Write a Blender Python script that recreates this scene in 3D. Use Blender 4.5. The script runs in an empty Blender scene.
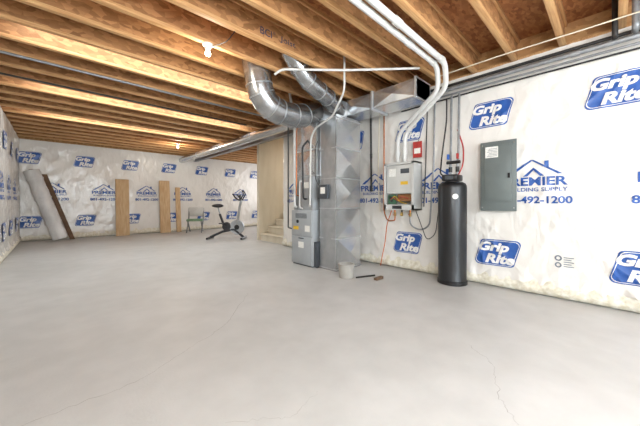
import bpy, bmesh, math, random
from mathutils import Vector, Matrix, noise
random.seed(4)
C = bpy.context.scene.collection
PI = math.pi
def lin(c):
    if isinstance(c, str):
        c = c.lstrip('#'); c = [int(c[i:i+2],16)/255 for i in (0,2,4)]
    return tuple((x/12.92 if x<=.04045 else ((x+.055)/1.055)**2.4) for x in c)+(1,)
# ------------------------------------------------------------------ materials
def mat(name, c1, c2=None, scale=8, rough=.6, metal=0, bump=0, bscale=40, stretch=(1,1,1), detail=4, kind='noise', emit=0, bdist=.02, distort=0, bdetail=5):
    m = bpy.data.materials.new(name); m.use_nodes = True
    nt = m.node_tree; N = nt.nodes; L = nt.links
    b = N['Principled BSDF']; b.inputs['Roughness'].default_value = rough; b.inputs['Metallic'].default_value = metal
    b.inputs['Base Color'].default_value = lin(c1)
    geo = N.new('ShaderNodeNewGeometry'); mp = N.new('ShaderNodeMapping'); mp.inputs['Scale'].default_value = stretch
    L.new(geo.outputs['Position'], mp.inputs['Vector'])
    if c2:
        if kind == 'noise':
            t = N.new('ShaderNodeTexNoise'); t.inputs['Scale'].default_value = scale; t.inputs['Detail'].default_value = detail; out = t.outputs['Fac']
            lo, hi = .32, .68
        else:
            t = N.new('ShaderNodeTexVoronoi'); t.inputs['Scale'].default_value = scale
            s = N.new('ShaderNodeSeparateColor'); L.new(t.outputs['Color'], s.inputs[0]); out = s.outputs[0]; lo, hi = 0, 1
        L.new(mp.outputs[0], t.inputs['Vector'])
        r = N.new('ShaderNodeValToRGB'); r.color_ramp.elements[0].color = lin(c1); r.color_ramp.elements[1].color = lin(c2)
        r.color_ramp.elements[0].position = lo; r.color_ramp.elements[1].position = hi
        L.new(out, r.inputs[0]); L.new(r.outputs[0], b.inputs['Base Color'])
    if bump:
        t2 = N.new('ShaderNodeTexNoise'); t2.inputs['Scale'].default_value = bscale; t2.inputs['Detail'].default_value = bdetail; t2.inputs['Distortion'].default_value = distort
        L.new(mp.outputs[0], t2.inputs['Vector'])
        bp = N.new('ShaderNodeBump'); bp.inputs['Strength'].default_value = bump; bp.inputs['Distance'].default_value = bdist
        L.new(t2.outputs['Fac'], bp.inputs['Height']); L.new(bp.outputs[0], b.inputs['Normal'])
    if emit:
        b.inputs['Emission Color'].default_value = lin(c1); b.inputs['Emission Strength'].default_value = emit
    return m
def floor_mat():
    m = bpy.data.materials.new('floor_concrete'); m.use_nodes = True; nt = m.node_tree; N = nt.nodes; L = nt.links
    b = N['Principled BSDF']; b.inputs['Roughness'].default_value = .42
    geo = N.new('ShaderNodeNewGeometry')
    def nz(s, d): 
        t = N.new('ShaderNodeTexNoise'); t.inputs['Scale'].default_value = s; t.inputs['Detail'].default_value = d
        L.new(geo.outputs['Position'], t.inputs['Vector']); return t
    a = nz(.9, 6); a.inputs['Distortion'].default_value = .6; c = nz(5, 9)
    r = N.new('ShaderNodeValToRGB'); r.color_ramp.elements[0].position = .35; r.color_ramp.elements[1].position = .65
    r.color_ramp.elements[0].color = lin('#bfbeba'); r.color_ramp.elements[1].color = lin('#cbcac7'); L.new(a.outputs['Fac'], r.inputs[0])
    r2 = N.new('ShaderNodeValToRGB'); r2.color_ramp.elements[0].position = .3; r2.color_ramp.elements[1].position = .7
    r2.color_ramp.elements[0].color = (.88,.88,.88,1); r2.color_ramp.elements[1].color = (1,1,1,1); L.new(c.outputs['Fac'], r2.inputs[0])
    mx = N.new('ShaderNodeMix'); mx.data_type = 'RGBA'; mx.blend_type = 'MULTIPLY'; mx.inputs[0].default_value = .8
    L.new(r.outputs[0], mx.inputs[6]); L.new(r2.outputs[0], mx.inputs[7]); L.new(mx.outputs[2], b.inputs['Base Color'])
    d = nz(60, 6); bp = N.new('ShaderNodeBump'); bp.inputs['Strength'].default_value = .12; bp.inputs['Distance'].default_value = .01
    L.new(d.outputs['Fac'], bp.inputs['Height']); L.new(bp.outputs[0], b.inputs['Normal'])
    return m
M = dict(
 floor=floor_mat(),
 sheet=mat('white_poly_sheet','#e3e0da','#dbd7d0',1.5,.2,0,.6,7,(1,1,.5),bdist=.022,distort=1.0,bdetail=3),
 fluff=mat('insulation_fluff','#e9e5d8','#cfc7b0',18,.9,0,.6,30),
 blue=mat('blue_print','#234f96','#2b59a2',20,.35),
 white_ink=mat('white_print','#e8e7e4','#dcdad6',20,.35),
 grey_ink=mat('grey_print','#6f7783','#66707b',20,.5),
 navy_ink=mat('joist_print','#444055','#3e3a4c',20,.6),
 conc=mat('foundation_concrete','#c4c0b8','#aaa69e',6,.85,0,.5,30),
 flange=mat('lumber_flange','#cfa470','#b28150',6,.6,0,.2,20,(.6,14,14)),
 web=mat('osb_web','#bd8a5a','#8c6038',26,.7,0,.2,60,(.5,1,1),kind='voronoi'),
 osb=mat('osb_deck','#b07748','#7f4c29',26,.75,0,.2,50,(.6,1.3,1),kind='voronoi'),
 rim=mat('rim_board','#c69b68','#a5784b',24,.75,0,.2,50,(1,.5,1),kind='voronoi'),
 galv=mat('galvanized_steel','#d3d5d6','#c6c8ca',7,.26,.82,.06,3),
 round=mat('round_duct_steel','#b9bbbd','#9fa2a4',7,.24,.90,.10,4),
 galvd=mat('dull_galvanized_steel','#b3b5b7','#a3a6a8',9,.32,.72,.05,4),
 foil=mat('duct_seam','#bcbec0','#d2d4d5',30,.35,.6),
 furn=mat('furnace_grey','#a4a8aa','#9ca0a2',5,.45,.15),
 furnd=mat('furnace_dark','#4c5156','#42474c',8,.5,.2),
 pvc=mat('white_pvc','#d3d3d0','#c8c7c3',8,.35),
 black=mat('black_plastic','#141416','#1d1d20',12,.4),
 tank=mat('tank_black','#1b1c1e','#131416',10,.38,0,.35,9,(1,1,.35)),
 iron=mat('black_iron','#2a2a2b','#3a3835',20,.55,.3),
 grey=mat('grey_conduit','#96989a','#7f8284',15,.4,.5),
 panel=mat('panel_grey','#69716f','#626a69',6,.45,.1),
 paneld=mat('panel_dark','#4f5559','#474d51',6,.45,.2),
 label=mat('paper_label','#e9e8e2','#d3d2cb',60,.6),
 yellow=mat('yellow_label','#e0b93a','#d0a62c',30,.6),
 red=mat('red_plastic','#b3322b','#9c2621',20,.5),
 bluep=mat('blue_pex','#2c5fae','#26549b',20,.4),
 orange=mat('orange_wire','#cf6a2b','#bb5a20',20,.5),
 copper=mat('copper','#c67c4e','#a86239',20,.35,.9),
 brass=mat('brass','#a98d58','#927845',20,.4,.7),
 cream=mat('heater_cover','#c6c6c2','#babab6',6,.4,.1),
 bronze=mat('heat_exchanger','#a5774e','#7e5635',10,.45,.5),
 board=mat('circuit_board','#3e6a4c','#2f5540',40,.5),
 ply=mat('pale_plywood','#d6ccb8','#cbc0aa',6,.7,0,.15,20,(1,1,.2)),
 plank=mat('plank_wood','#cdb08a','#b9966a',8,.65,0,.2,20,(3,3,.3)),
 brown=mat('cardboard','#6e553f','#5b4533',8,.8),
 roll=mat('roll_sheeting','#dcdcda','#bfbfbe',6,.35,0,.5,10,(1,1,.4)),
 porc=mat('porcelain','#e9e5dc','#dedad0',10,.3),
 bulb=mat('lit_bulb','#fff0d2',emit=14),
 green=mat('green_fabric','#7f9f80','#6f8f71',20,.8),
 bike=mat('bike_frame','#3a3c40','#2e3034',10,.4,.2),
 bikes=mat('bike_silver','#b0b3b6','#a0a3a6',10,.35,.5),
 crack=mat('crack_grey','#9f9c96','#95928c',20,.9),  # flat grey of the hairline cracks
 bucket=mat('bucket_plastic','#a8a49c','#98948c',10,.5),
 cable=mat('cream_cable','#d8cfb8','#c8bfa8',10,.5),
 glow_glass=mat('added_glow_glass','#dfe8f0',rough=.2,emit=1.0),  # self-glowing pane, adds light from out of view
)
# ------------------------------------------------------------------ helpers
def box(bm, x0,x1,y0,y1,z0,z1, bev=0):
    r = bmesh.ops.create_cube(bm, size=1)
    vs = r['verts']
    for v in vs: v.co = Vector(((x0+x1)/2+v.co.x*(x1-x0), (y0+y1)/2+v.co.y*(y1-y0), (z0+z1)/2+v.co.z*(z1-z0)))
    if bev:
        es = list({e for v in vs for e in v.link_edges})
        bmesh.ops.bevel(bm, geom=es, offset=bev, segments=2, affect='EDGES', profile=.5)
    return bm
def B(*a, **k):
    bm = bmesh.new(); box(bm, *a, **k); return bm
def fillet(pts, r, n=5):
    pts = [Vector(p) for p in pts]; out = [pts[0]]
    for i in range(1, len(pts)-1):
        a, b, c = pts[i-1], pts[i], pts[i+1]
        la, lc = (a-b).length, (c-b).length
        rr = min(r, la*.48, lc*.48)
        p0 = b+(a-b).normalized()*rr; p1 = b+(c-b).normalized()*rr
        for k in range(n+1):
            t = k/n; out.append(p0*(1-t)**2+b*2*t*(1-t)+p1*t*t)
    out.append(pts[-1]); return out
def sweep(bm, pts, r, n=12, cap=True):
    pts = [Vector(p) for p in pts]
    rs = r if isinstance(r, (list, tuple)) else [r]*len(pts)
    T = []
    for i in range(len(pts)):
        d = (pts[min(i+1,len(pts)-1)]-pts[max(i-1,0)]).normalized(); T.append(d)
    up = Vector((0,0,1)) if abs(T[0].z) < .9 else Vector((1,0,0))
    u = (up-T[0]*up.dot(T[0])).normalized(); rings = []
    for i, p in enumerate(pts):
        u = (u-T[i]*u.dot(T[i])).normalized(); w = T[i].cross(u)
        rings.append([bm.verts.new(p+(u*math.cos(2*PI*k/n)+w*math.sin(2*PI*k/n))*rs[i]) for k in range(n)])
    for a, b in zip(rings, rings[1:]):
        for k in range(n): bm.faces.new((a[k], a[(k+1)%n], b[(k+1)%n], b[k]))
    if cap: bm.faces.new(rings[0][::-1]); bm.faces.new(rings[-1])
    return bm
def tube(pts, r, n=12, fr=.06, fn=5):
    bm = bmesh.new(); sweep(bm, fillet(pts, fr, fn) if len(pts) > 2 else pts, r, n); return bm
def lathe(bm, c, prof, n=24):
    c = Vector(c); rings = []
    for r, z in prof: rings.append([bm.verts.new(c+Vector((r*math.cos(2*PI*k/n), r*math.sin(2*PI*k/n), z))) for k in range(n)])
    for a, b in zip(rings, rings[1:]):
        for k in range(n): bm.faces.new((a[k], a[(k+1)%n], b[(k+1)%n], b[k]))
    bm.faces.new(rings[0][::-1]); bm.faces.new(rings[-1]); return bm
def LA(c, prof, n=24):
    bm = bmesh.new(); return lathe(bm, c, prof, n)
def woff(o):
    v = Vector((0,0,0))
    while o: v += o.location; o = o.parent
    return v
def obj(name, bm, m, parent=None, smooth=True, local=False, fixn=True, ang=35):
    if fixn: bmesh.ops.recalc_face_normals(bm, faces=bm.faces)
    if parent is not None and not local:
        off = woff(parent); bmesh.ops.translate(bm, verts=bm.verts, vec=-off)
    loc = Vector((0,0,0))
    if parent is None:
        xs = [v.co for v in bm.verts]
        loc = Vector(((min(c.x for c in xs)+max(c.x for c in xs))/2, (min(c.y for c in xs)+max(c.y for c in xs))/2, min(c.z for c in xs)))
        bmesh.ops.translate(bm, verts=bm.verts, vec=-loc)
    me = bpy.data.meshes.new(name); bm.to_mesh(me); bm.free(); me.materials.append(M[m])
    if smooth:
        me.polygons.foreach_set('use_smooth', [True]*len(me.polygons)); me.set_sharp_from_angle(angle=math.radians(ang))
    o = bpy.data.objects.new(name, me); C.objects.link(o); o.location = loc
    if parent is not None: o.parent = parent
    return o
def tag(o, label, cat, group=None):
    o['label'] = label; o['category'] = cat
    if group: o['group'] = group
    return o
def thing(name, label, cat, loc, group=None, rz=0):
    o = bpy.data.objects.new(name, None); C.objects.link(o); o.location = loc; o.rotation_euler = (0,0,rz); o.empty_display_size = .1
    return tag(o, label, cat, group)
def struct(name, bm, m, parent=None, smooth=False):
    o = obj(name, bm, m, parent, smooth=smooth)
    if parent is None: o['kind'] = 'structure'
    return o
# ------------------------------------------------------------------ camera (level, principal point lowered)
cam = bpy.data.cameras.new('camera'); co = bpy.data.objects.new('camera', cam); C.objects.link(co)
co.location = (0,0,1.07); co.rotation_euler = (PI/2, 0, -math.radians(43.6))
cam.sensor_width = 36; cam.lens = 36*278/640; cam.shift_y = -11/640; cam.clip_start = .02
bpy.context.scene.camera = co
# ------------------------------------------------------------------ room shell
XR, XL, YB, YN, ZC, ZD = 4.05, -.72, 11.0, -3.0, 2.78, 3.08
XE = 7.6; YS0, YS1 = 5.55, 6.80
fl = struct('floor', B(XL-.3, XE+.2, YN-.3, YB+.3, -.15, 0), 'floor')
def crack(bm, pts, w):
    rnd = random.Random(7); P = []
    for (a, b) in zip(pts, pts[1:]):
        n = 14
        for k in range(n):
            t = k/n; P.append(Vector((a[0]+(b[0]-a[0])*t+rnd.uniform(-.012,.012), a[1]+(b[1]-a[1])*t+rnd.uniform(-.012,.012), .001)))
    L, R = [], []
    for i, p in enumerate(P):
        d = (P[min(i+1,len(P)-1)]-P[max(i-1,0)]).normalized(); s = Vector((-d.y, d.x, 0))*w*rnd.uniform(.4,1.2)
        L.append(bm.verts.new(p+s)); R.append(bm.verts.new(p-s))
    for i in range(len(P)-1): bm.faces.new((L[i], R[i], R[i+1], L[i+1]))
for pts, w_ in (([(-.17,1.95),(.35,1.95),(1.05,2.3),(1.7,3.0)], .0015), ([(2.25,.75),(2.1,.55),(1.75,.42),(1.6,.3)], .0013), ([(.6,1.3),(.85,1.1),(1.1,1.15)], .0007)):
    bm = bmesh.new(); crack(bm, pts, w_); obj('hairline_crack', bm, 'crack', fl, smooth=False)
struct('ceiling', B(XL-.3, XE+.2, YN-.3, YB+.3, ZD, ZD+.1), 'osb')
wr = struct('wall_right', B(XR+.01, XR+.21, YN, YS0, 0, ZC), 'conc')
wb = struct('wall_back', B(XL-.2, XE+.2, YB+.01, YB+.21, 0, ZC), 'conc')
wl = struct('wall_left', B(XL-.21, XL-.01, YN, YB, 0, ZC), 'conc')
wn = bmesh.new()
box(wn, XL-.2, .3, YN-.2, YN, 0, ZC); box(wn, 2.7, XE+.2, YN-.2, YN, 0, ZC); box(wn, .3, 2.7, YN-.2, YN, 2.2, ZC)
struct('wall_near', wn, 'conc')
dg = struct('added_glow_window_1', B(.3, 2.7, YN-.12, YN-.1, 0, 2.2), 'glow_glass')  # unseen glowing window added behind the camera
fr = bmesh.new()
for x in (.3, 1.47, 2.64): box(fr, x, x+.06, YN-.14, YN-.04, 0, 2.2)
box(fr, .3, 2.7, YN-.14, YN-.04, 0, .06); box(fr, .3, 2.7, YN-.14, YN-.04, 2.14, 2.2)
obj('added_window_frame', fr, 'pvc', dg)
struct('wall_stairwell', B(XR+.08, XE, YS1, YS1+.12, 0, ZD), 'ply')
struct('wall_stair_near', B(XR+.21, XE, YS0-.1, YS0, 0, ZD), 'ply')
struct('wall_end', B(XE, XE+.2, YS0-.1, YB, 0, ZD), 'conc')
struct('trim_1', B(XR+.02, XR+.2, YN, YS0, ZC, ZC+.04), 'flange')
struct('trim_2', B(XR+.13, XR+.17, YN, YS0, ZC+.04, ZD), 'rim')
struct('trim_3', B(XL-.17, XL-.13, YN, YB, ZC, ZD), 'rim')
struct('trim_4', B(XL-.2, XE+.2, YB+.06, YB+.12, ZC, ZD), 'rim')
# ------------------------------------------------------------------ insulation blankets and their print
def disp(s, z, seed):
    n1 = noise.noise(Vector((s*1.1, z*.7, seed)))
    a = (s+z*.7); b = (z-s*.7)
    r1 = 1-abs(noise.noise(Vector((a*3.2, b*.8, seed+5))))*2
    r2 = 1-abs(noise.noise(Vector(((s-z*.9)*3.6, (z+s*.9)*.7, seed+9))))*2
    r3 = 1-abs(noise.noise(Vector((s*6.0+.3*math.sin(z*3), z*.6, seed+15))))*2
    return .018*n1+.012*max(0,r1)**6+.011*max(0,r2)**6+.009*max(0,r3)**5
W = {'r': (lambda s,z,o: Vector((XR-.012-o, s, z)), 1.0, -1),
     'b': (lambda s,z,o: Vector((s, YB-.012-o, z)), 22.0, 1),
     'l': (lambda s,z,o: Vector((XL+.012+o, s, z)), 43.0, 1)}
def blanket(key, s0, s1, step, parent):
    f, seed, _ = W[key]; bm = bmesh.new(); ns = int((s1-s0)/step); nz = int(2.74/step); g = []; lo = []
    for i in range(ns+1):
        s = s0+(s1-s0)*i/ns; col = []
        zb = .13+.06*noise.noise(Vector((s*2.5, 0, seed)))+.04*noise.noise(Vector((s*11, 0, seed)))
        for j in range(nz+1):
            z = zb+(2.775-zb)*j/nz
            flare = .05*max(0, 1-(z-zb)/.10)*(.5+noise.noise(Vector((s*9, 2, seed))))
            col.append(bm.verts.new(f(s, z, disp(s,z,seed)+flare)))
        g.append(col)
    for i in range(ns):
        for j in range(nz): bm.faces.new((g[i][j], g[i+1][j], g[i+1][j+1], g[i][j+1]))
    b2 = bmesh.new(); g = []
    for i in range(ns+1):
        s = s0+(s1-s0)*i/ns; lump = .5+.5*noise.noise(Vector((s*8, 3, seed)))
        g.append([b2.verts.new(f(s, z*(.9+.3*lump), o*(.4+lump))) for z, o in ((.012,-.01),(.02,.035),(.07,.055),(.12,.035),(.2,-.01))])
    for i in range(ns):
        for j in range(4): b2.faces.new((g[i][j], g[i+1][j], g[i+1][j+1], g[i][j+1]))
    obj('insulation_fringe', b2, 'fluff', parent, fixn=False, ang=80)
    return obj('insulation_blanket', bm, 'sheet', parent, fixn=False, ang=60)
tcache = {}
def text(body, shear=0, off=.0):
    k = (body, shear, off)
    if k not in tcache:
        cu = bpy.data.curves.new('t', 'FONT'); cu.body = body; cu.size = 1; cu.shear = shear; cu.offset = off; cu.resolution_u = 3
        o = bpy.data.objects.new('t', cu); C.objects.link(o); bpy.context.view_layer.update()
        me = bpy.data.meshes.new_from_object(o.evaluated_get(bpy.context.evaluated_depsgraph_get()))
        vs = [v.co.copy() for v in me.vertices]; fs = [tuple(p.vertices) for p in me.polygons]
        x0 = min(v.x for v in vs); x1 = max(v.x for v in vs); y0 = min(v.y for v in vs); y1 = max(v.y for v in vs)
        vs = [((v.x-x0)/(x1-x0)-.5, (v.y-y0)/(y1-y0)-.5) for v in vs]
        bpy.data.objects.remove(o); bpy.data.meshes.remove(me); tcache[k] = (vs, fs)
    return tcache[k]
def put(bm, shape, cx, cy, w, h):
    vs, fs = shape; nv = [bm.verts.new((cx+x*w, cy+y*h, 0)) for x, y in vs]
    for f in fs:
        try: bm.faces.new([nv[i] for i in f])
        except ValueError: pass
def poly(bm, pts): bm.faces.new([bm.verts.new((x,y,0)) for x,y in pts])
def gr_shape(g=0):
    P = []; w, h, r = .25-g, .165-g, .05
    for cx, cy, a0 in ((w-r, h-r, 0), (-w+r+.06, h-r, 90), (-w+r, -h+r, 180), (w-r-.06, -h+r, 270)):
        for k in range(5):
            a = math.radians(a0+k*22.5); P.append((cx+r*math.cos(a), cy+r*math.sin(a)))
    return P
def grip(bl, wh, cx, cy):
    poly(bl, [(cx+x, cy+y) for x, y in gr_shape()])
    a, b = gr_shape(.012), gr_shape(.018)
    for i in range(20): poly(wh, [(cx+p[0], cy+p[1]) for p in (a[i], a[(i+1)%20], b[(i+1)%20], b[i])])
    put(wh, text('Grip', .25, .045), cx-.035, cy+.058, .33, .15); put(wh, text('Rite', .25, .045), cx+.03, cy-.075, .32, .12)
def premier(bl, cx, cy):
    for pts in ([(-.28,.115),(-.03,.29),(.0,.29),(-.22,.115)], [(0,.29),(-.03,.29),(.22,.115),(.26,.115)],
                [(-.1,.10),(.0,.20),(.0,.17),(-.06,.10)], [(0,.20),(.1,.10),(.06,.10),(0,.17)],
                [(.10,.22),(.14,.19),(.14,.27),(.10,.27)]):
        poly(bl, [(cx+x, cy+y) for x, y in pts])
    put(bl, text('PREMIER', 0, .03), cx, cy+.04, .60, .10); put(bl, text('BUILDING SUPPLY', 0, .015), cx+.02, cy-.055, .56, .045)
    put(bl, text('801-492-1200', 0, .03), cx, cy-.175, .68, .085)
def conform(bm, key, lim, off):
    f, seed, sg = W[key]
    bmesh.ops.triangulate(bm, faces=bm.faces)
    for _ in range(4):
        es = [e for e in bm.edges if e.calc_length() > lim]
        if not es: break
        bmesh.ops.subdivide_edges(bm, edges=es, cuts=1); bmesh.ops.triangulate(bm, faces=[x for x in bm.faces if len(x.verts) > 3])
    for v in bm.verts:
        s = v.co.x*sg; z = v.co.y; v.co = f(s, z, disp(s,z,seed)+off)
def prints(key, grips, prems, lim, parent, approvals=()):
    sg = W[key][2]; ex = 0 if key == 'r' else .008
    def done(nm, b, m, o): conform(b, key, lim, o+ex); obj(nm, b, m, parent, smooth=False)
    for s, z in grips:
        bl, wh = bmesh.new(), bmesh.new(); grip(bl, wh, s*sg, z); done('printed_mark', bl, 'blue', .006); done('printed_lettering', wh, 'white_ink', .012)
    for s, z in prems:
        bl = bmesh.new(); premier(bl, s*sg, z); done('printed_mark', bl, 'blue', .006)
    for s, z in approvals:
        gy = bmesh.new(); cx = s*sg
        for (x, y, r) in ((-.05, .04, .032), (-.05, -.035, .03)):
            ring = [(cx+x+r*math.cos(a*PI/6), z+y+r*math.sin(a*PI/6)) for a in range(12)]; inn = [(cx+x+r*.55*math.cos(a*PI/6), z+y+r*.55*math.sin(a*PI/6)) for a in range(12)]
            for a in range(12): poly(gy, [ring[a], ring[(a+1)%12], inn[(a+1)%12], inn[a]])
        for k in range(5): poly(gy, [(cx-.005, z-.05+k*.024), (cx+.08-.02*(k%2), z-.05+k*.024), (cx+.08-.02*(k%2), z-.042+k*.024), (cx-.005, z-.042+k*.024)])
        done('approval_mark', gy, 'grey_ink', .006)
br = blanket('r', YN+.05, YS0-.02, .03, wr)
prints('r', [(1.07+1.12*k, 2.19) for k in range(-2,4)]+[(1.0+1.23*k, .43) for k in range(-2,4)], [(.63+1.10*k, 1.27) for k in range(-2,5)], .03, br, [(.36,.41)])
bb = blanket('b', XL+.02, XE-.02, .06, wb)
prints('b', [(-.52+1.16*k, 2.28) for k in range(0,7)]+[(-.5+1.17*k, .52) for k in range(0,7)], [(-.05+1.16*k, 1.33) for k in range(0,7)], .09, bb)
bl_ = blanket('l', YN+.05, YB-.05, .07, wl)
prints('l', [(10.3-1.16*k, 2.25) for k in range(0,5)]+[(10.0-1.16*k, .52) for k in range(0,5)], [(9.7-1.16*k, 1.33) for k in range(0,5)], .09, bl_)
# ------------------------------------------------------------------ joists
ORD = ['first','second','third','fourth','fifth','sixth','seventh','eighth','ninth','tenth','eleventh','twelfth','thirteenth','fourteenth','fifteenth','sixteenth','seventeenth','eighteenth','nineteenth','twentieth','twenty-first','twenty-second','twenty-third','twenty-fourth','twenty-fifth','twenty-sixth','twenty-seventh','twenty-eighth','twenty-ninth','thirtieth']
def jY(k): return -.068+.442*k
idx = 0
for k in range(0, 25):
    y = jY(k)
    x1 = XR+.12 if y < YS1+.1 else XE-.02
    t = thing('ceiling_joist', 'exposed wooden ceiling I-joist, %s from the camera end of the visible ceiling'%ORD[idx], 'joist', ((XL+x1)/2, y, ZC), 'ceiling joists'); idx += 1
    if k == 7: t['label'] = 'exposed wooden ceiling I-joist carrying the nearer lit bare bulb'
    if k == 6: t['label'] = 'exposed wooden ceiling I-joist printed with dark lettering, just nearer than the bare bulb'
    x0 = XL-.12
    obj('bottom_flange', B(x0, x1, y-.029, y+.029, ZC+.001, ZC+.037, bev=.002), 'flange', t)
    obj('top_flange', B(x0, x1, y-.029, y+.029, ZD-.037, ZD-.001), 'flange', t)
    w = obj('web', B(x0, x1, y-.006, y+.006, ZC+.036, ZD-.036), 'web', t)
    if k == 6:
        cx, q_ = 1.85, 1.05
        rc = (cx-.09*q_, ZC+.155); b1, b2, b3 = bmesh.new(), bmesh.new(), bmesh.new()
        put(b1, text('BCI', 0, .015), cx-.19*q_, ZC+.125, .14*q_, .075*q_); put(b3, text('Joist', 0, .015), cx+.09*q_, ZC+.125, .21*q_, .075*q_)
        ring = [(rc[0]+.016*math.cos(q*PI/6), rc[1]+.016*math.sin(q*PI/6)) for q in range(12)]; inn = [(rc[0]+.012*math.cos(q*PI/6), rc[1]+.012*math.sin(q*PI/6)) for q in range(12)]
        for q in range(12): poly(b2, [ring[q], ring[(q+1)%12], inn[(q+1)%12], inn[q]])
        put(b2, text('R'), rc[0], rc[1], .012, .016)
        for bm in (b1, b2, b3):
            for v in bm.verts: v.co = Vector((v.co.x, y-.0075, v.co.y))
            obj('printed_lettering', bm, 'navy_ink', w, smooth=False)
for y in (-.51, -.952, -1.394, -1.836, -2.278, -2.72):
    t = thing('ceiling_joist', 'exposed wooden ceiling I-joist behind the camera position', 'joist', (1.7, y, ZC), 'joists behind the camera')
    obj('bottom_flange', B(XL-.12, XR+.12, y-.029, y+.029, ZC+.001, ZC+.037), 'flange', t)
    obj('web', B(XL-.12, XR+.12, y-.006, y+.006, ZC+.036, ZD-.001), 'web', t)
bm = bmesh.new(); bx, by0, by1 = 3.86, 4.0, YB-.06
box(bm, bx-.06, bx+.06, by0, by1, 2.765, 2.778); box(bm, bx-.06, bx+.06, by0, by1, 2.60, 2.612); box(bm, bx-.005, bx+.005, by0, by1, 2.611, 2.766)
tag(obj('steel_beam', bm, 'grey'), 'grey steel I-beam under the joists running to the far end wall', 'beam')
# ------------------------------------------------------------------ ductwork
def xpanel(bm, a, b, z0, z1, n, nrm, dep=.010):
    a, b, nrm = Vector(a), Vector(b), Vector(nrm)
    for k in range(n):
        za, zb = z0+(z1-z0)*k/n, z0+(z1-z0)*(k+1)/n
        c = [Vector((a.x,a.y,za)), Vector((b.x,b.y,za)), Vector((b.x,b.y,zb)), Vector((a.x,a.y,zb))]
        m = (c[0]+c[2])/2+nrm*dep; vs = [bm.verts.new(p) for p in c]; vm = bm.verts.new(m)
        for i in range(4): bm.faces.new((vs[i], vs[(i+1)%4], vm))
def panels(t, m, a, b, z0, z1, n, nrm, dep):
    for k in range(n):
        bm = bmesh.new(); xpanel(bm, a, b, z0+(z1-z0)*k/n, z0+(z1-z0)*(k+1)/n, 1, nrm, dep); obj('creased_panel', bm, m, t, smooth=False, fixn=False)
px0, px1, py0, py1, pzt = 3.11, 3.70, 2.91, 3.27, 2.40
t = thing('return_air_duct', 'tall shiny sheet metal return duct with diagonal creases standing right of the furnace', 'duct', (3.4, 3.09, 0))
obj('duct_body', B(px0, px1, py0, py1, 0.0, pzt), 'galv', t, smooth=False)
panels(t, 'galv', (px0+.012,py0-.002,0), (px1-.012,py0-.002,0), .03, pzt-.02, 5, (0,-1,0), .040)
panels(t, 'galvd', (px0-.002,py1-.012,0), (px0-.002,py0+.012,0), .03, pzt-.02, 3, (-1,0,0), .02)
for k in range(0, 6):
    z = .03+(pzt-.05)*k/5
    obj('seam_flange', B(px0-.012, px1+.012, py0-.012, py1+.004, z-.006, z+.006), 'foil', t, smooth=False)
t = thing('overhead_return_trunk', 'short rectangular silver duct under the joists right of the tall return duct', 'duct', (3.62, 2.4, 2.44))
obj('duct_body', B(3.42, 3.80, 1.76, 3.25, 2.46, 2.70), 'galv', t, smooth=False)
panels(t, 'galv', (3.418,3.2,0), (3.418,2.47,0), 2.47, 2.69, 1, (-1,0,0), .03); panels(t, 'galv', (3.418,2.45,0), (3.418,1.78,0), 2.47, 2.69, 1, (-1,0,0), .03)
for y in (1.76, 2.45): obj('seam_flange', B(3.40, 3.82, y, y+.025, 2.44, 2.72), 'foil', t, smooth=False)
# furnace + coil plenum
t = thing('furnace', 'light grey steel gas furnace cabinet with door panels standing left of the return duct', 'furnace', (3.35, 3.62, 0))
fx0, fx1, fy0, fy1 = 3.0, 3.68, 3.345, 3.88
obj('cabinet', B(fx0+.012, fx1, fy0, fy1, .02, .93, bev=.006), 'furn', t)
obj('base_plinth', B(fx0+.03, fx1-.02, fy0+.02, fy1-.02, 0, .02), 'furnd', t)
d1 = obj('upper_door', B(fx0, fx0+.014, fy0+.012, fy1-.012, .50, .915, bev=.004), 'furn', t)
d2 = obj('lower_door', B(fx0, fx0+.014, fy0+.012, fy1-.012, .04, .485, bev=.004), 'furn', t)
bm = bmesh.new()
for k in range(6): box(bm, fx0-.003, fx0+.002, fy0+.12, fy1-.12, .80+k*.014, .806+k*.014)
obj('louver', bm, 'furnd', d1)
obj('maker_label', B(fx0-.002, fx0+.001, fy0+.05, fy0+.17, .58, .68), 'label', d1)
obj('warning_label', B(fx0-.002, fx0+.001, fy1-.2, fy1-.06, .60, .66), 'yellow', d1)
obj('instruction_label', B(fx0-.002, fx0+.001, fy0+.20, fy0+.34, .30, .40), 'label', d2)
obj('door_handle', B(fx0-.014, fx0+.001, fy0+.2, fy0+.32, .455, .47), 'furnd', d1)
o = obj('sight_glass', LA((0,0,0), [(.025,0),(.03,.004),(.03,.01),(.02,.014)]), 'black', d1, local=True); o.location = (fx0-3.35, 3.7-3.62, .74); o.rotation_euler = (0,-PI/2,0)
t = thing('return_boot', 'dark sheet metal transition box on the floor between furnace and return duct', 'duct', (3.3,3.305,0))
obj('boot_body', B(3.05, 3.6, 3.285, 3.34, .02, .42), 'furnd', t, smooth=False); obj('boot_base', B(3.07,3.59,3.29,3.335,0,.02), 'black', t)
t = thing('coil_cabinet', 'grey cooling coil cabinet and plenum stacked on top of the furnace', 'cabinet', (3.36, 3.62, .93))
obj('coil_case', B(3.04, 3.66, 3.37, 3.86, .93, 1.5, bev=.005), 'furn', t)
obj('access_panel', B(3.03, 3.041, 3.42, 3.82, .97, 1.45, bev=.003), 'galvd', t)
obj('supply_plenum', B(3.07, 3.63, 3.30, 3.84, 1.5, 2.42), 'galvd', t, smooth=False)
panels(t, 'galv', (3.068,3.83,0), (3.068,3.32,0), 1.52, 2.40, 2, (-1,0,0), .025)
for z in (1.505, 1.94): obj('seam_flange', B(3.05, 3.65, 3.29, 3.855, z-.009, z+.009), 'foil', t, smooth=False)
obj('rating_label', B(3.027, 3.031, 3.45, 3.6, 1.3, 1.4), 'label', t)
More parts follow.
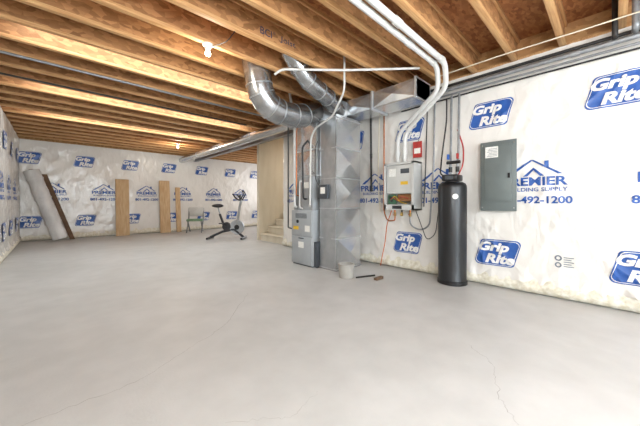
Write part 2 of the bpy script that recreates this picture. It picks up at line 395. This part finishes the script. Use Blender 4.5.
t = thing('supply_trunk_box', 'rectangular silver supply trunk box under the joists above the furnace', 'duct', (3.36, 3.9, 2.44))
obj('duct_body', B(3.12, 3.62, 3.42, 4.10, 2.44, 2.70), 'galv', t, smooth=False)
panels(t, 'galv', (3.118,4.07,0), (3.118,3.44,0), 2.45, 2.69, 1, (-1,0,0), .025)
obj('seam_flange', B(3.10, 3.64, 4.09, 4.11, 2.42, 2.715), 'foil', t, smooth=False)
def rduct(name, label, pts, r, fr, rings, n=4, m='round', ang=12):
    pp = fillet(pts, fr, n); bm = bmesh.new(); sweep(bm, pp, r, 32)
    t = thing(name, label, 'duct', pp[0]); obj('duct_pipe', bm, m, t, ang=ang)
    for i in rings:
        if isinstance(i, float):
            p = pp[0]+(pp[-1]-pp[0])*i; d = (pp[-1]-pp[0]).normalized()
        else:
            i = min(i, len(pp)-1); p = pp[i]; d = (pp[min(i+1,len(pp)-1)]-pp[max(i-1,0)]).normalized()
        b2 = bmesh.new(); sweep(b2, [p-d*.008, p+d*.008], r+.006, 32); obj('crimped_seam', b2, 'galvd', t)
    return t
rduct('round_duct', 'thick segmented galvanized duct elbow dropping from the joists left of the furnace', [(3.12,3.40,2.54),(2.55,3.26,2.32),(2.02,3.247,2.38),(1.90,3.247,3.02)], .175, .5, [1,3,5,7,9,10], n=4)
rduct('round_duct', 'second shorter round galvanized duct lying nearly level above the tall return duct', [(3.30,3.04,2.52),(2.9,2.86,2.60),(2.45,2.80,2.66),(2.12,2.80,2.98)], .12, .3, [1,3,5,8,10], n=4)
rduct('round_duct', 'long slim round duct running under the joists from the trunk box to the far wall', [(3.36,4.12,2.60),(3.36,10.9,2.60)], .10, .1, [.01,.25,.5,.75], m='galv')
t = thing('duct_elbow_box', 'galvanized box fitting capping the tall return duct', 'duct', (3.4,3.09,2.40))
obj('fitting_body', B(3.13,3.68,2.93,3.27,2.402,2.43), 'galvd', t, smooth=False); obj('fitting_top', B(3.16,3.41,2.95,3.26,2.43,2.68), 'galvd', t, smooth=False)
t = thing('control_box', 'small dark grey control box with white label mounted on the return duct side', 'box', (3.09,3.13,1.12))
obj('box_body', B(3.03,3.087,3.03,3.22,1.12,1.34,bev=.005), 'furnd', t); obj('box_label', B(3.027,3.031,3.07,3.17,1.2,1.3), 'label', t)
# ------------------------------------------------------------------ pipes
def pipe(name, label, cat, pts, r, m, fr=.06, group=None, coup=None, cm=None, n=12):
    pp = fillet(pts, fr, 5) if len(pts) > 2 else [Vector(p) for p in pts]
    bm = bmesh.new(); sweep(bm, pp, r, n)
    if not coup: return tag(obj(name, bm, m), label, cat, group)
    t = thing(name, label, cat, pp[0], group); obj('pipe_run', bm, m, t)
    for (a, b) in coup:
        b2 = bmesh.new(); sweep(b2, [Vector(a), Vector(b)], r*1.22, 16); obj('coupling', b2, cm or m, t)
    return t
def vent(y0, yh, z0, label, c1):
    P = [(1.15,y0,3.0),(1.15,y0,z0+.015),(3.30,y0,z0),(3.48,y0+.06,2.48),(3.84,yh-.08,2.16),(3.88,yh,2.02),(3.88,yh,1.68)]
    pipe('vent_pipe', label, 'pipe', P, .031, 'pvc', .10, None, [((c1,y0,z0+.007),(c1+.10,y0,z0+.006)),((3.16,y0,z0+.001),(3.23,y0,z0+.001)),((3.88,yh,1.86),(3.88,yh,1.79))], n=16)
vent(1.345, 2.19, 2.70, 'white plastic vent pipe curving down to the wall heater, nearer of the two', 2.2)
vent(1.44, 2.31, 2.70, 'white plastic vent pipe curving down to the wall heater, farther of the two', 2.6)
pipe('drain_pipe', 'thin white plastic pipe crossing diagonally under the joists above the return duct', 'pipe', [(1.98,2.90,2.66),(2.05,2.85,2.73),(2.66,2.30,2.73),(3.3,1.66,2.745)], .015, 'pvc', .06)
pipe('vent_pipe', 'white plastic pipe dropping in front of the second round duct down to the furnace', 'pipe', [(2.70,2.38,2.98),(2.70,2.38,2.50),(2.92,2.80,2.32),(2.99,3.26,2.24),(2.995,3.36,2.10),(2.995,3.38,1.02),(3.03,3.42,1.0)], .014, 'pvc', .08, None, [((2.995,3.375,1.7),(2.995,3.375,1.64)),((2.995,3.38,1.2),(2.995,3.38,1.14))])
pipe('drain_pipe', 'slim white plastic drain pipe standing in front of the coil cabinet', 'pipe', [(3.02,3.60,1.42),(2.96,3.60,1.42),(2.96,3.60,.98),(3.02,3.60,.96)], .012, 'pvc', .03)
pipe('vent_pipe', 'white plastic pipe rising at the far side of the furnace plenum', 'pipe', [(3.02,3.76,.98),(2.98,3.76,1.0),(2.98,3.76,2.40),(2.98,3.9,2.98)], .022, 'pvc', .06, None, [((2.98,3.76,1.5),(2.98,3.76,1.58))])
pipe('refrigerant_line', 'black insulated refrigerant line entering the coil cabinet', 'pipe', [(3.02,3.5,1.12),(2.96,3.5,1.12),(2.95,3.50,1.3),(2.95,3.52,1.98),(3.06,3.5,2.1)], .015, 'black', .06)
pipe('refrigerant_line', 'bare copper refrigerant line in front of the coil cabinet', 'pipe', [(3.02,3.68,1.18),(2.95,3.68,1.18),(2.94,3.66,1.35),(2.94,3.66,2.3),(3.06,3.66,2.38)], .009, 'copper', .06)
pipe('control_wire', 'thin dark control wire looping from control box to coil cabinet', 'wire', [(3.05,3.2,1.3),(3.01,3.26,1.42),(3.01,3.28,1.55),(3.02,3.28,1.95),(3.07,3.28,2.05)], .006, 'iron', .06)
pipe('gas_pipe', 'black iron gas pipe dropping beside the furnace', 'pipe', [(2.97,3.93,2.77),(2.97,3.93,.62),(3.05,3.93,.6),(3.05,3.88,.6)], .012, 'iron', .02)
pipe('gas_pipe', 'black iron gas pipe dropping down the wall left of the wall heater', 'pipe', [(3.93,2.86,2.55),(3.95,2.86,1.25)], .018, 'iron', .02, None, [((3.94,2.86,1.9),(3.942,2.86,1.82)),((3.948,2.86,1.3),(3.95,2.86,1.25))])
pipe('gas_pipe', 'long black pipe running under the joists across the far half of the ceiling', 'pipe', [(XL+.06,5.55,2.765),(3.05,5.55,2.765)], .014, 'iron')
pipe('ceiling_conduit', 'slim grey conduit crossing left to right under the joists beyond the near bulb', 'pipe', [(XL+.06,4.75,2.765),(3.05,4.75,2.765)], .016, 'grey')
pipe('wall_conduit', 'fat grey conduit running along the top of the right wall', 'pipe', [(3.93,3.9,2.62),(3.93,-2.9,2.62)], .026, 'grey', coup=[((3.93,2.0,2.62),(3.93,1.93,2.62)),((3.93,.3,2.62),(3.93,.23,2.62))])
pipe('wall_conduit', 'slim black pipe running just above the fat grey conduit on the right wall', 'pipe', [(3.97,3.9,2.69),(3.97,-2.9,2.69)], .018, 'iron')
pipe('wall_conduit', 'slim silver conduit running just below the fat grey conduit on the right wall', 'pipe', [(3.96,3.3,2.555),(3.96,-2.9,2.565)], .013, 'grey')
pipe('wall_conduit', 'slim black cable lowest along the top of the right wall', 'pipe', [(3.97,2.3,2.50),(3.97,1.2,2.52),(3.97,-.3,2.515),(3.97,-2.9,2.52)], .010, 'black')
pipe('ceiling_cable', 'cream electrical cable stapled under the joists near the right wall', 'cable', [(3.75,1.6,2.765),(3.72,.9,2.76),(3.76,.2,2.765),(3.78,-.9,2.765)], .007, 'cable')
pipe('ceiling_cable', 'thin dark cable sagging between two joists left of the round duct', 'cable', [(1.30,2.60,2.775),(1.28,2.72,2.72),(1.25,2.90,2.74),(1.22,3.03,2.775)], .005, 'black')
pipe('riser_pipe', 'black iron pipe dropping from the joists at the right edge above the conduits', 'pipe', [(3.86,-.02,3.02),(3.86,-.02,2.66),(3.93,-.02,2.66)], .022, 'iron', .03)
pipe('riser_pipe', 'grey pipe beside the black riser at the right edge above the conduits', 'pipe', [(3.80,-.15,3.05),(3.80,-.15,2.66),(3.90,-.15,2.66)], .026, 'grey', .03)
# ------------------------------------------------------------------ tankless heater
t = thing('water_heater', 'light grey tankless water heater with open lower front mounted on the wrapped wall', 'water heater', (3.9, 2.25, .95))
hy0, hy1, hz0, hz1 = 1.98, 2.48, .95, 1.67
bm = bmesh.new(); box(bm, 3.985, 4.02, hy0, hy1, hz0, hz1); box(bm, 3.77, 4.0, hy0, hy0+.02, hz0, hz1); box(bm, 3.77, 4.0, hy1-.02, hy1, hz0, hz1); box(bm, 3.77, 4.0, hy0, hy1, hz1-.02, hz1); box(bm, 3.77, 4.0, hy0, hy1, hz0, hz0+.02)
for (a,b,c,d) in ((hy0,hy0+.035,hz0,hz1),(hy1-.035,hy1,hz0,hz1),(hy0,hy1,hz1-.035,hz1),(hy0,hy1,hz0,hz0+.08)): box(bm, 3.755, 3.772, a, b, c, d)
obj('housing', bm, 'cream', t)
fp = obj('front_panel', B(3.775,3.79,hy0+.04,hy1-.04,1.20,hz1-.04,bev=.004), 'cream', t)
obj('panel_sticker', B(3.772,3.776,2.28,2.40,1.46,1.58), 'label', fp)
obj('vent_slots', B(3.771,3.776,2.06,2.20,1.50,1.57), 'furnd', fp)
obj('caution_sticker', B(3.772,3.776,2.08,2.20,1.33,1.38), 'yellow', fp)
obj('heat_exchanger', B(3.82,3.97,hy0+.05,hy1-.2,1.08,1.19,bev=.01), 'bronze', t)
cb = obj('control_board', B(3.80,3.81,hy1-.19,hy1-.05,1.04,1.18), 'board', t)
obj('relay', B(3.785,3.80,hy1-.13,hy1-.10,1.07,1.10), 'black', cb); obj('relay', B(3.785,3.80,hy1-.12,hy1-.08,1.12,1.16), 'black', cb)
obj('display_panel', B(3.748,3.757,2.17,2.33,.965,1.015,bev=.002), 'black', t)
obj('wiring', tube([(3.79,2.38,1.1),(3.77,2.33,1.15),(3.78,2.25,1.08),(3.78,2.2,1.16),(3.78,2.08,1.12)], .006, 6, .05), 'red', t)
obj('wiring', tube([(3.79,2.36,1.12),(3.775,2.3,1.17),(3.78,2.2,1.06),(3.78,2.1,1.05)], .005, 6, .05), 'yellow', t)
for y, m in ((2.10,'copper'),(2.24,'iron'),(2.36,'copper')):
    ps = obj('pipe_stub', tube([(3.88,y,hz0+.01),(3.88,y,hz0-.09)], .014, 12), m, t)
    bm = bmesh.new(); sweep(bm, [(3.88,y,hz0-.04),(3.88,y,hz0-.10)], .021, 8); obj('valve', bm, 'brass', ps)
    obj('valve_lever', B(3.83,3.87,y-.006,y+.006,hz0-.075,hz0-.065), 'red' if m == 'copper' else 'yellow', ps)
pipe('water_line', 'grey flexible water line hanging under the heater and climbing the wall', 'pipe', [(3.88,2.10,.85),(3.88,2.10,.72),(3.96,1.98,.64),(3.97,1.84,.72),(3.97,1.78,1.6),(3.96,1.76,2.5)], .012, 'grey', .08)
pipe('water_line', 'copper line looping from the heater bottom back up the wall', 'pipe', [(3.88,2.36,.85),(3.88,2.36,.78),(3.95,2.54,.76),(3.97,2.62,.9),(3.97,2.62,2.5)], .011, 'copper', .06)
pipe('wall_cable', 'black cable rising up the wall between heater and softener tank', 'cable', [(3.97,1.93,1.0),(3.97,1.90,1.6),(3.98,1.88,2.5)], .008, 'black')
pipe('wall_cable', 'pale cable hanging on the wall left of the heater', 'cable', [(3.98,2.72,2.5),(3.97,2.74,1.4),(3.98,2.70,.9)], .008, 'cable')
pipe('loose_wire', 'orange wire hanging down the wall below the heater', 'wire', [(3.96,2.47,.93),(3.96,2.56,.7),(3.97,2.60,.4),(3.96,2.66,.12),(3.93,2.66,.01)], .007, 'orange', .08)
pipe('loose_wire', 'black wire drooping from the heater to the softener tank', 'wire', [(3.9,2.02,.94),(3.95,1.97,.75),(3.96,1.88,.50),(3.96,1.75,.6),(3.96,1.70,1.0)], .006, 'black', .09)
t = thing('warning_tag', 'red and white warning tag on the wall above the heater', 'tag', (3.96,2.04,1.72))
obj('tag_board', B(3.945,3.955,1.95,2.09,1.74,1.98), 'red', t); obj('tag_paper', B(3.942,3.946,1.97,2.07,1.80,1.88), 'label', t)
obj('tag_hanger', tube([(3.95,2.02,1.97),(4.0,2.02,2.02)], .004, 6), 'iron', t)
# ------------------------------------------------------------------ softener tank
tx, ty = 3.81, 1.46
t = thing('water_softener', 'tall black cylindrical water softener tank standing against the right wall', 'water softener', (tx, ty, 0))
obj('tank_body', LA((tx,ty,0), [(.15,0),(.172,.01),(.174,.05),(.17,.06),(.173,.5),(.175,1.24),(.172,1.28),(.158,1.31),(.125,1.33),(.06,1.34)], 40), 'tank', t)
obj('base_ring', LA((tx,ty,0), [(.175,0),(.182,.006),(.182,.05),(.175,.056)], 40), 'black', t)
obj('tank_badge', LA((0,0,0), [(.034,0),(.034,.004)]), 'label', t, local=True).matrix_local = Matrix.Translation(Vector((-.148,-.094,1.14)))@Matrix.Rotation(math.radians(212),4,'Z')@Matrix.Rotation(PI/2,4,'Y')
h = obj('valve_head', B(tx-.11,tx+.11,ty-.10,ty+.10,1.345,1.43,bev=.02), 'black', t)
obj('neck_collar', LA((tx,ty,0), [(.07,1.33),(.08,1.335),(.08,1.35),(.07,1.355)]), 'black', t)
obj('display_panel', B(tx-.116,tx-.109,ty-.05,ty+.05,1.365,1.41), 'paneld', h)
for dy in (-.045, .045):
    o = obj('riser_line', tube([(tx+.06,ty+dy,1.42),(tx+.06,ty+dy,1.62),(tx+.08,ty+dy*1.1,1.72),(tx+.11,ty+dy*1.1,2.52)], .015, 12, .05), 'grey', t)
    b2 = bmesh.new(); sweep(b2, [(tx+.06,ty+dy,1.47),(tx+.06,ty+dy,1.54)], .024, 12); obj('union_nut', b2, 'iron', o)
obj('bypass_valve', tube([(tx+.04,ty-.085,1.60),(tx+.04,ty+.085,1.60)], .022, 12), 'black', t)
for dy, m in ((-.06,'red'),(.06,'bluep')):
    obj('valve_handle', B(tx-.0,tx+.04,ty+dy-.012,ty+dy+.012,1.64,1.71,bev=.004), m, t)
obj('drain_line', tube([(tx-.02,ty+.08,1.41),(tx-.02,ty+.15,1.45),(tx+.08,ty+.17,1.7),(tx+.12,ty+.12,2.2),(tx+.12,ty+.12,2.5)], .010, 8, .08), 'iron', t)
obj('drain_line', tube([(tx+.0,ty-.07,1.41),(tx+.05,ty-.12,1.55),(tx+.12,ty-.10,1.8),(tx+.13,ty-.02,2.05)], .009, 8, .08), 'red', t)
# ------------------------------------------------------------------ electrical panel
t = thing('electrical_panel', 'dark grey electrical breaker panel on the wrapped right wall beside the tank', 'electrical panel', (3.96, .965, .96))
ey0, ey1, ez0, ez1 = .775, 1.16, .96, 1.82
obj('enclosure', B(3.95,4.0,ey0+.012,ey1-.012,ez0+.01,ez1-.01), 'paneld', t)
obj('cover', B(3.935,3.951,ey0,ey1,ez0,ez1,bev=.004), 'panel', t)
dr = obj('door', B(3.922,3.936,ey0+.05,ey1-.05,ez0+.12,ez1-.05,bev=.003), 'panel', t)
obj('latch', B(3.912,3.923,ey0+.06,ey0+.085,1.36,1.42,bev=.002), 'black', dr)
lb = obj('data_label', B(3.9205,3.9225,ey1-.20,ey1-.06,1.62,1.755), 'label', dr)
bm = bmesh.new()
for k in range(6): box(bm, 3.9195,3.9207,ey1-.19,ey1-.08-.01*(k%3),1.635+k*.018,1.641+k*.018)
obj('label_print', bm, 'grey_ink', lb)
for y in (ey0+.025, ey1-.025):
    for z in (ez0+.04, ez1-.04): obj('cover_screw', B(3.931,3.936,y-.006,y+.006,z-.006,z+.006), 'galv', t)
# ------------------------------------------------------------------ ceiling bulbs
def lamp(x, y, label, e):
    t = thing('ceiling_bulb_fixture', label, 'light', (x,y,ZC-.13), 'bare bulb fixtures')
    obj('lampholder', LA((x,y,ZC), [(.02,-.06),(.03,-.05),(.035,-.03),(.055,-.015),(.058,0)]), 'porc', t)
    obj('bulb', LA((x,y,ZC-.06), [(.008,-.068),(.022,-.062),(.030,-.045),(.030,-.03),(.020,-.012),(.013,.005)]), 'bulb', t)
    l = bpy.data.lights.new('bulb_and_added_fill','POINT'); l.energy = e; l.color = (1,.9,.76); l.shadow_soft_size = .035
    lo = bpy.data.objects.new('bulb_and_added_fill', l); C.objects.link(lo); lo.location = (x,y,ZC-.20)
lamp(1.20, jY(7), 'lit bare bulb in white lampholder on the near joist left of the round duct', 18)
lamp(2.60, jY(20), 'lit bare bulb in white lampholder far away near the end wall', 32)
# ------------------------------------------------------------------ stairs
t = thing('basement_stairs', 'pale wooden stair steps rising to the right behind the furnace', 'stairs', (4.6, 6.17, 0))
rs, rn = .19, .26
for k in range(9):
    x = 4.16+k*rn; z = (k+1)*rs
    obj('tread', B(x-.03, x+rn+.01, YS0+.03, YS1-.03, z-.03, z, bev=.004), 'ply', t)
    obj('riser', B(x, x+.02, YS0+.03, YS1-.03, z-rs, z-.03), 'ply', t)
for y in (YS0+.005, YS1-.03):
    bm = bmesh.new(); P = [(4.18,0),(4.45,0),(4.16+9*rn,8*rs-.1),(4.16+9*rn,9*rs-.04),(4.18,rs-.04)]
    a = [bm.verts.new((p[0],y,p[1])) for p in P]; b = [bm.verts.new((p[0],y+.024,p[1])) for p in P]
    bm.faces.new(a); bm.faces.new(b[::-1])
    for i in range(5): bm.faces.new((a[i],a[(i+1)%5],b[(i+1)%5],b[i]))
    obj('stringer', bm, 'ply', t, smooth=False)
# ------------------------------------------------------------------ leaning boards & roll
def leaner(name, label, cat, x0, x1, h, th, m, yb=10.72, yt=10.90, dx=0):
    bm = bmesh.new(); box(bm, x0, x1, -th/2, th/2, 0, h, bev=.003)
    for v in bm.verts:
        f = v.co.z/h; v.co.y += yb+(yt-yb)*f; v.co.x += dx*f
    return tag(obj(name, bm, m), label, cat, 'boards leaning on the far wall')
leaner('leaning_plank', 'wide tan wooden plank leaning on the far wall, left of the two', 'plank', 1.38, 1.74, 1.80, .03, 'plank')
leaner('leaning_plank', 'tan wooden plank leaning on the far wall, right one nearer the folding chair', 'plank', 2.62, 2.95, 1.82, .03, 'plank')
leaner('leaning_board', 'narrow tan board leaning on the far wall beside the folding chair', 'board', 3.14, 3.30, 1.6, .03, 'plank')
bm = bmesh.new(); box(bm, -.055, .055, -.015, .015, 0, 2.0)
for v in bm.verts: f = v.co.z/2.0; v.co = Vector((v.co.x+.36-.58*f, 10.70+v.co.y+.16*f, v.co.z*.92))
tag(obj('dark_gap_strip', bm, 'brown'), 'dark brown strip standing in for the dark gap beside the white roll in the far left corner', 'board')  # darkness of the gap beside the roll, built as a brown strip
t = thing('sheeting_roll', 'long whitish roll of plastic sheeting leaning sideways in the far left corner', 'roll', (.02,10.5,0))
a, b = Vector((.10,10.48,.06)), Vector((-.46,10.60,1.90)); pts = [a+(b-a)*k/10 for k in range(11)]
bm = bmesh.new(); sweep(bm, pts, [.16+.012*math.sin(k*2.1) for k in range(11)], 20)
for v in bm.verts: v.co.z = max(v.co.z, .002)
obj('rolled_sheet', bm, 'roll', t)
bm = bmesh.new(); sweep(bm, [b-(b-a).normalized()*.02, b+(b-a).normalized()*.03], .05, 16); obj('roll_core', bm, 'brown', t)
for f in (.25,.6,.88):
    bm = bmesh.new(); p = a+(b-a)*f; d = (b-a).normalized(); sweep(bm, [p-d*.02,p+d*.02], .176, 20); obj('tape_band', bm, 'roll', t)
# ------------------------------------------------------------------ folding chair
t = thing('folding_chair', 'small white-backed folding chair with green seat against the far wall near the planks', 'chair', (3.60,10.2,0), rz=-.5)
for s in (-.24,.24):
    obj('side_frame', tube([(s,-.26,.0),(s,.16,.45),(s,.24,.86)], .022, 8, .04), 'grey', t, local=True)
    obj('rear_leg', tube([(s*.9,.28,.0),(s*.9,-.20,.44)], .022, 8), 'grey', t, local=True)
obj('seat', B(-.25,.25,-.24,.19,.40,.47,bev=.012), 'green', t, local=True)
bm = B(-.25,.25,-.02,.02,0,.32,bev=.01); bmesh.ops.translate(bm, verts=bm.verts, vec=(0,.215,.56)); obj('backrest', bm, 'pvc', t, local=True)
# ------------------------------------------------------------------ exercise bike
t = thing('exercise_bike', 'dark and silver upright exercise bike on the floor near the far end of the room', 'exercise bike', (3.62,7.70,0), rz=-math.radians(43.6))
def bk(name, pts, r, m='bike', par=None, fr=.05, n=10):
    return obj(name, tube(pts, r, n, fr), m, par or t, local=True)
bk('rear_stabilizer', [(-.50,-.25,.035),(-.50,.25,.035)], .03); bk('front_stabilizer', [(.47,-.25,.035),(.47,.25,.035)], .03)
bk('main_frame', [(-.50,0,.05),(-.12,0,.22),(.2,0,.28),(.47,0,.05)], .035)
bk('seat_tube', [(-.05,0,.25),(-.22,0,.72)], .035); bk('seat_post', [(-.21,0,.7),(-.27,0,.92)], .022, 'bikes')
bm = bmesh.new()
r = bmesh.ops.create_uvsphere(bm, u_segments=20, v_segments=12, radius=1)
for v in bm.verts:
    w = .13-.06*(v.co.x+1)/2; v.co = Vector((v.co.x*.17, v.co.y*w, v.co.z*.055))
obj('saddle', bm, 'black', t, local=True).location = (-.28,0,.96)
bk('head_tube', [(.26,0,.28),(.36,0,.95),(.40,0,1.12)], .035, 'bikes')
bk('handlebar', [(.22,.2,1.30),(.30,.22,1.18),(.40,.2,1.12),(.40,-.2,1.12),(.30,-.22,1.18),(.22,-.2,1.30)], .02, 'black')
bk('handlebar_tip', [(.40,.1,1.12),(.50,.1,1.30),(.45,.08,1.40)], .016, 'black'); bk('handlebar_tip', [(.40,-.1,1.12),(.50,-.1,1.30),(.45,-.08,1.40)], .016, 'black')
obj('console', B(.36,.41,-.08,.08,1.14,1.28,bev=.01), 'bike', t, local=True)
fw = obj('flywheel', LA((0,0,0), [(.05,-.02),(.17,-.02),(.195,-.03),(.21,-.025),(.21,.025),(.195,.03),(.17,.02),(.05,.02)], 36), 'bikes', t, local=True); fw.location = (.28,0,.34); fw.rotation_euler = (PI/2,0,0)
obj('flywheel_hub', LA((0,0,0), [(.07,-.04),(.07,.04)]), 'black', fw, local=True)
cr = obj('crank_guard', LA((0,0,0), [(.03,-.05),(.12,-.045),(.13,0),(.12,.045),(.03,.05)], 28), 'bike', t, local=True); cr.location = (-.02,0,.36); cr.rotation_euler = (PI/2,0,0)
for s in (-1,1):
    o = bk('crank_arm', [(-.02,s*.07,.36),(-.02+s*.13,s*.09,.36-s*.10)], .012, 'bike')
    obj('pedal', B(-.06+s*.13,.04+s*.13,s*.14-.045,s*.14+.045,.345-s*.10,.37-s*.10,bev=.004), 'black', o, local=True)
# ------------------------------------------------------------------ floor bits near the duct
t = thing('plastic_bucket', 'small grey plastic bucket on the floor in front of the return duct', 'bucket', (2.99,2.60,0))
lb = LA((2.99,2.60,0), [(.085,0),(.10,.005),(.112,.18),(.118,.18),(.118,.20),(.104,.20),(.094,.02)], 28); obj('bucket_body', lb, 'bucket', t)
obj('bucket_handle', tube([(2.99-.118,2.6,.17),(2.93,2.53,.10),(2.99,2.49,.07),(3.06,2.53,.10),(3.108,2.6,.17)], .004, 6, .05), 'grey', t)
tag(obj('wood_offcut', B(3.16,3.32,2.20,2.25,0,.035,bev=.003), 'brown'), 'small brown wood offcut on the floor right of the bucket', 'wood scrap')
tag(obj('pipe_scrap', tube([(3.05,2.47,.013),(3.34,2.36,.013)], .012, 10), 'iron'), 'short dark scrap of pipe on the floor beside the bucket', 'pipe scrap')
# ------------------------------------------------------------------ lights
def area(name, loc, rot, sx, sy, e, col=(1,1,1)):
    l = bpy.data.lights.new(name,'AREA'); l.shape = 'RECTANGLE'; l.size = sx; l.size_y = sy; l.energy = e; l.color = col
    o = bpy.data.objects.new(name, l); C.objects.link(o); o.location = loc; o.rotation_euler = rot
area('added_rear_fill', (1.5,-2.85,1.2), (PI/2,0,PI), 2.3, 2.1, 225, (.93,.98,1))  # unseen fill added behind the camera in place of daylight
area('added_stairwell_fill', (6.3,6.18,2.9), (0,0,0), 1.0, 1.0, 45, (1,.97,.93))  # hidden fill added to brighten the stairs and far part
area('added_side_fill', (7.4,9.0,1.7), (0,PI/2,0), 1.8, 3.0, 80, (.97,.98,1))  # out-of-view fill added to brighten the back area
area('added_camera_fill', (.3,-.7,1.8), (math.radians(88),0,-math.radians(36)), 1.6, 1.2, 88, (.94,.98,1))  # broad fill added just behind the camera for even frontal light
for k, e in ((9,40),(13,44),(17,44)):
    area('added_bay_fill', (1.5, jY(k)+.221, 3.05), (0,0,0), 3.6, .3, e, (.90,.97,1))  # fill strips added out of sight between the far joists
for (x,y) in ((.8,-1.2),(2.8,-1.2)):
    l = bpy.data.lights.new('bulb_and_added_fill','POINT'); l.energy = 48; l.color = (.98,.98,1); l.shadow_soft_size = .25  # fill points added behind the camera, no bulbs hang there
    o = bpy.data.objects.new('bulb_and_added_fill', l); C.objects.link(o); o.location = (x,y,1.9)
w = bpy.data.worlds.new('w'); bpy.context.scene.world = w; w.use_nodes = True
w.node_tree.nodes['Background'].inputs[0].default_value = (.8,.87,1,1); w.node_tree.nodes['Background'].inputs[1].default_value = 1
bpy.context.scene.view_settings.view_transform = 'Standard'
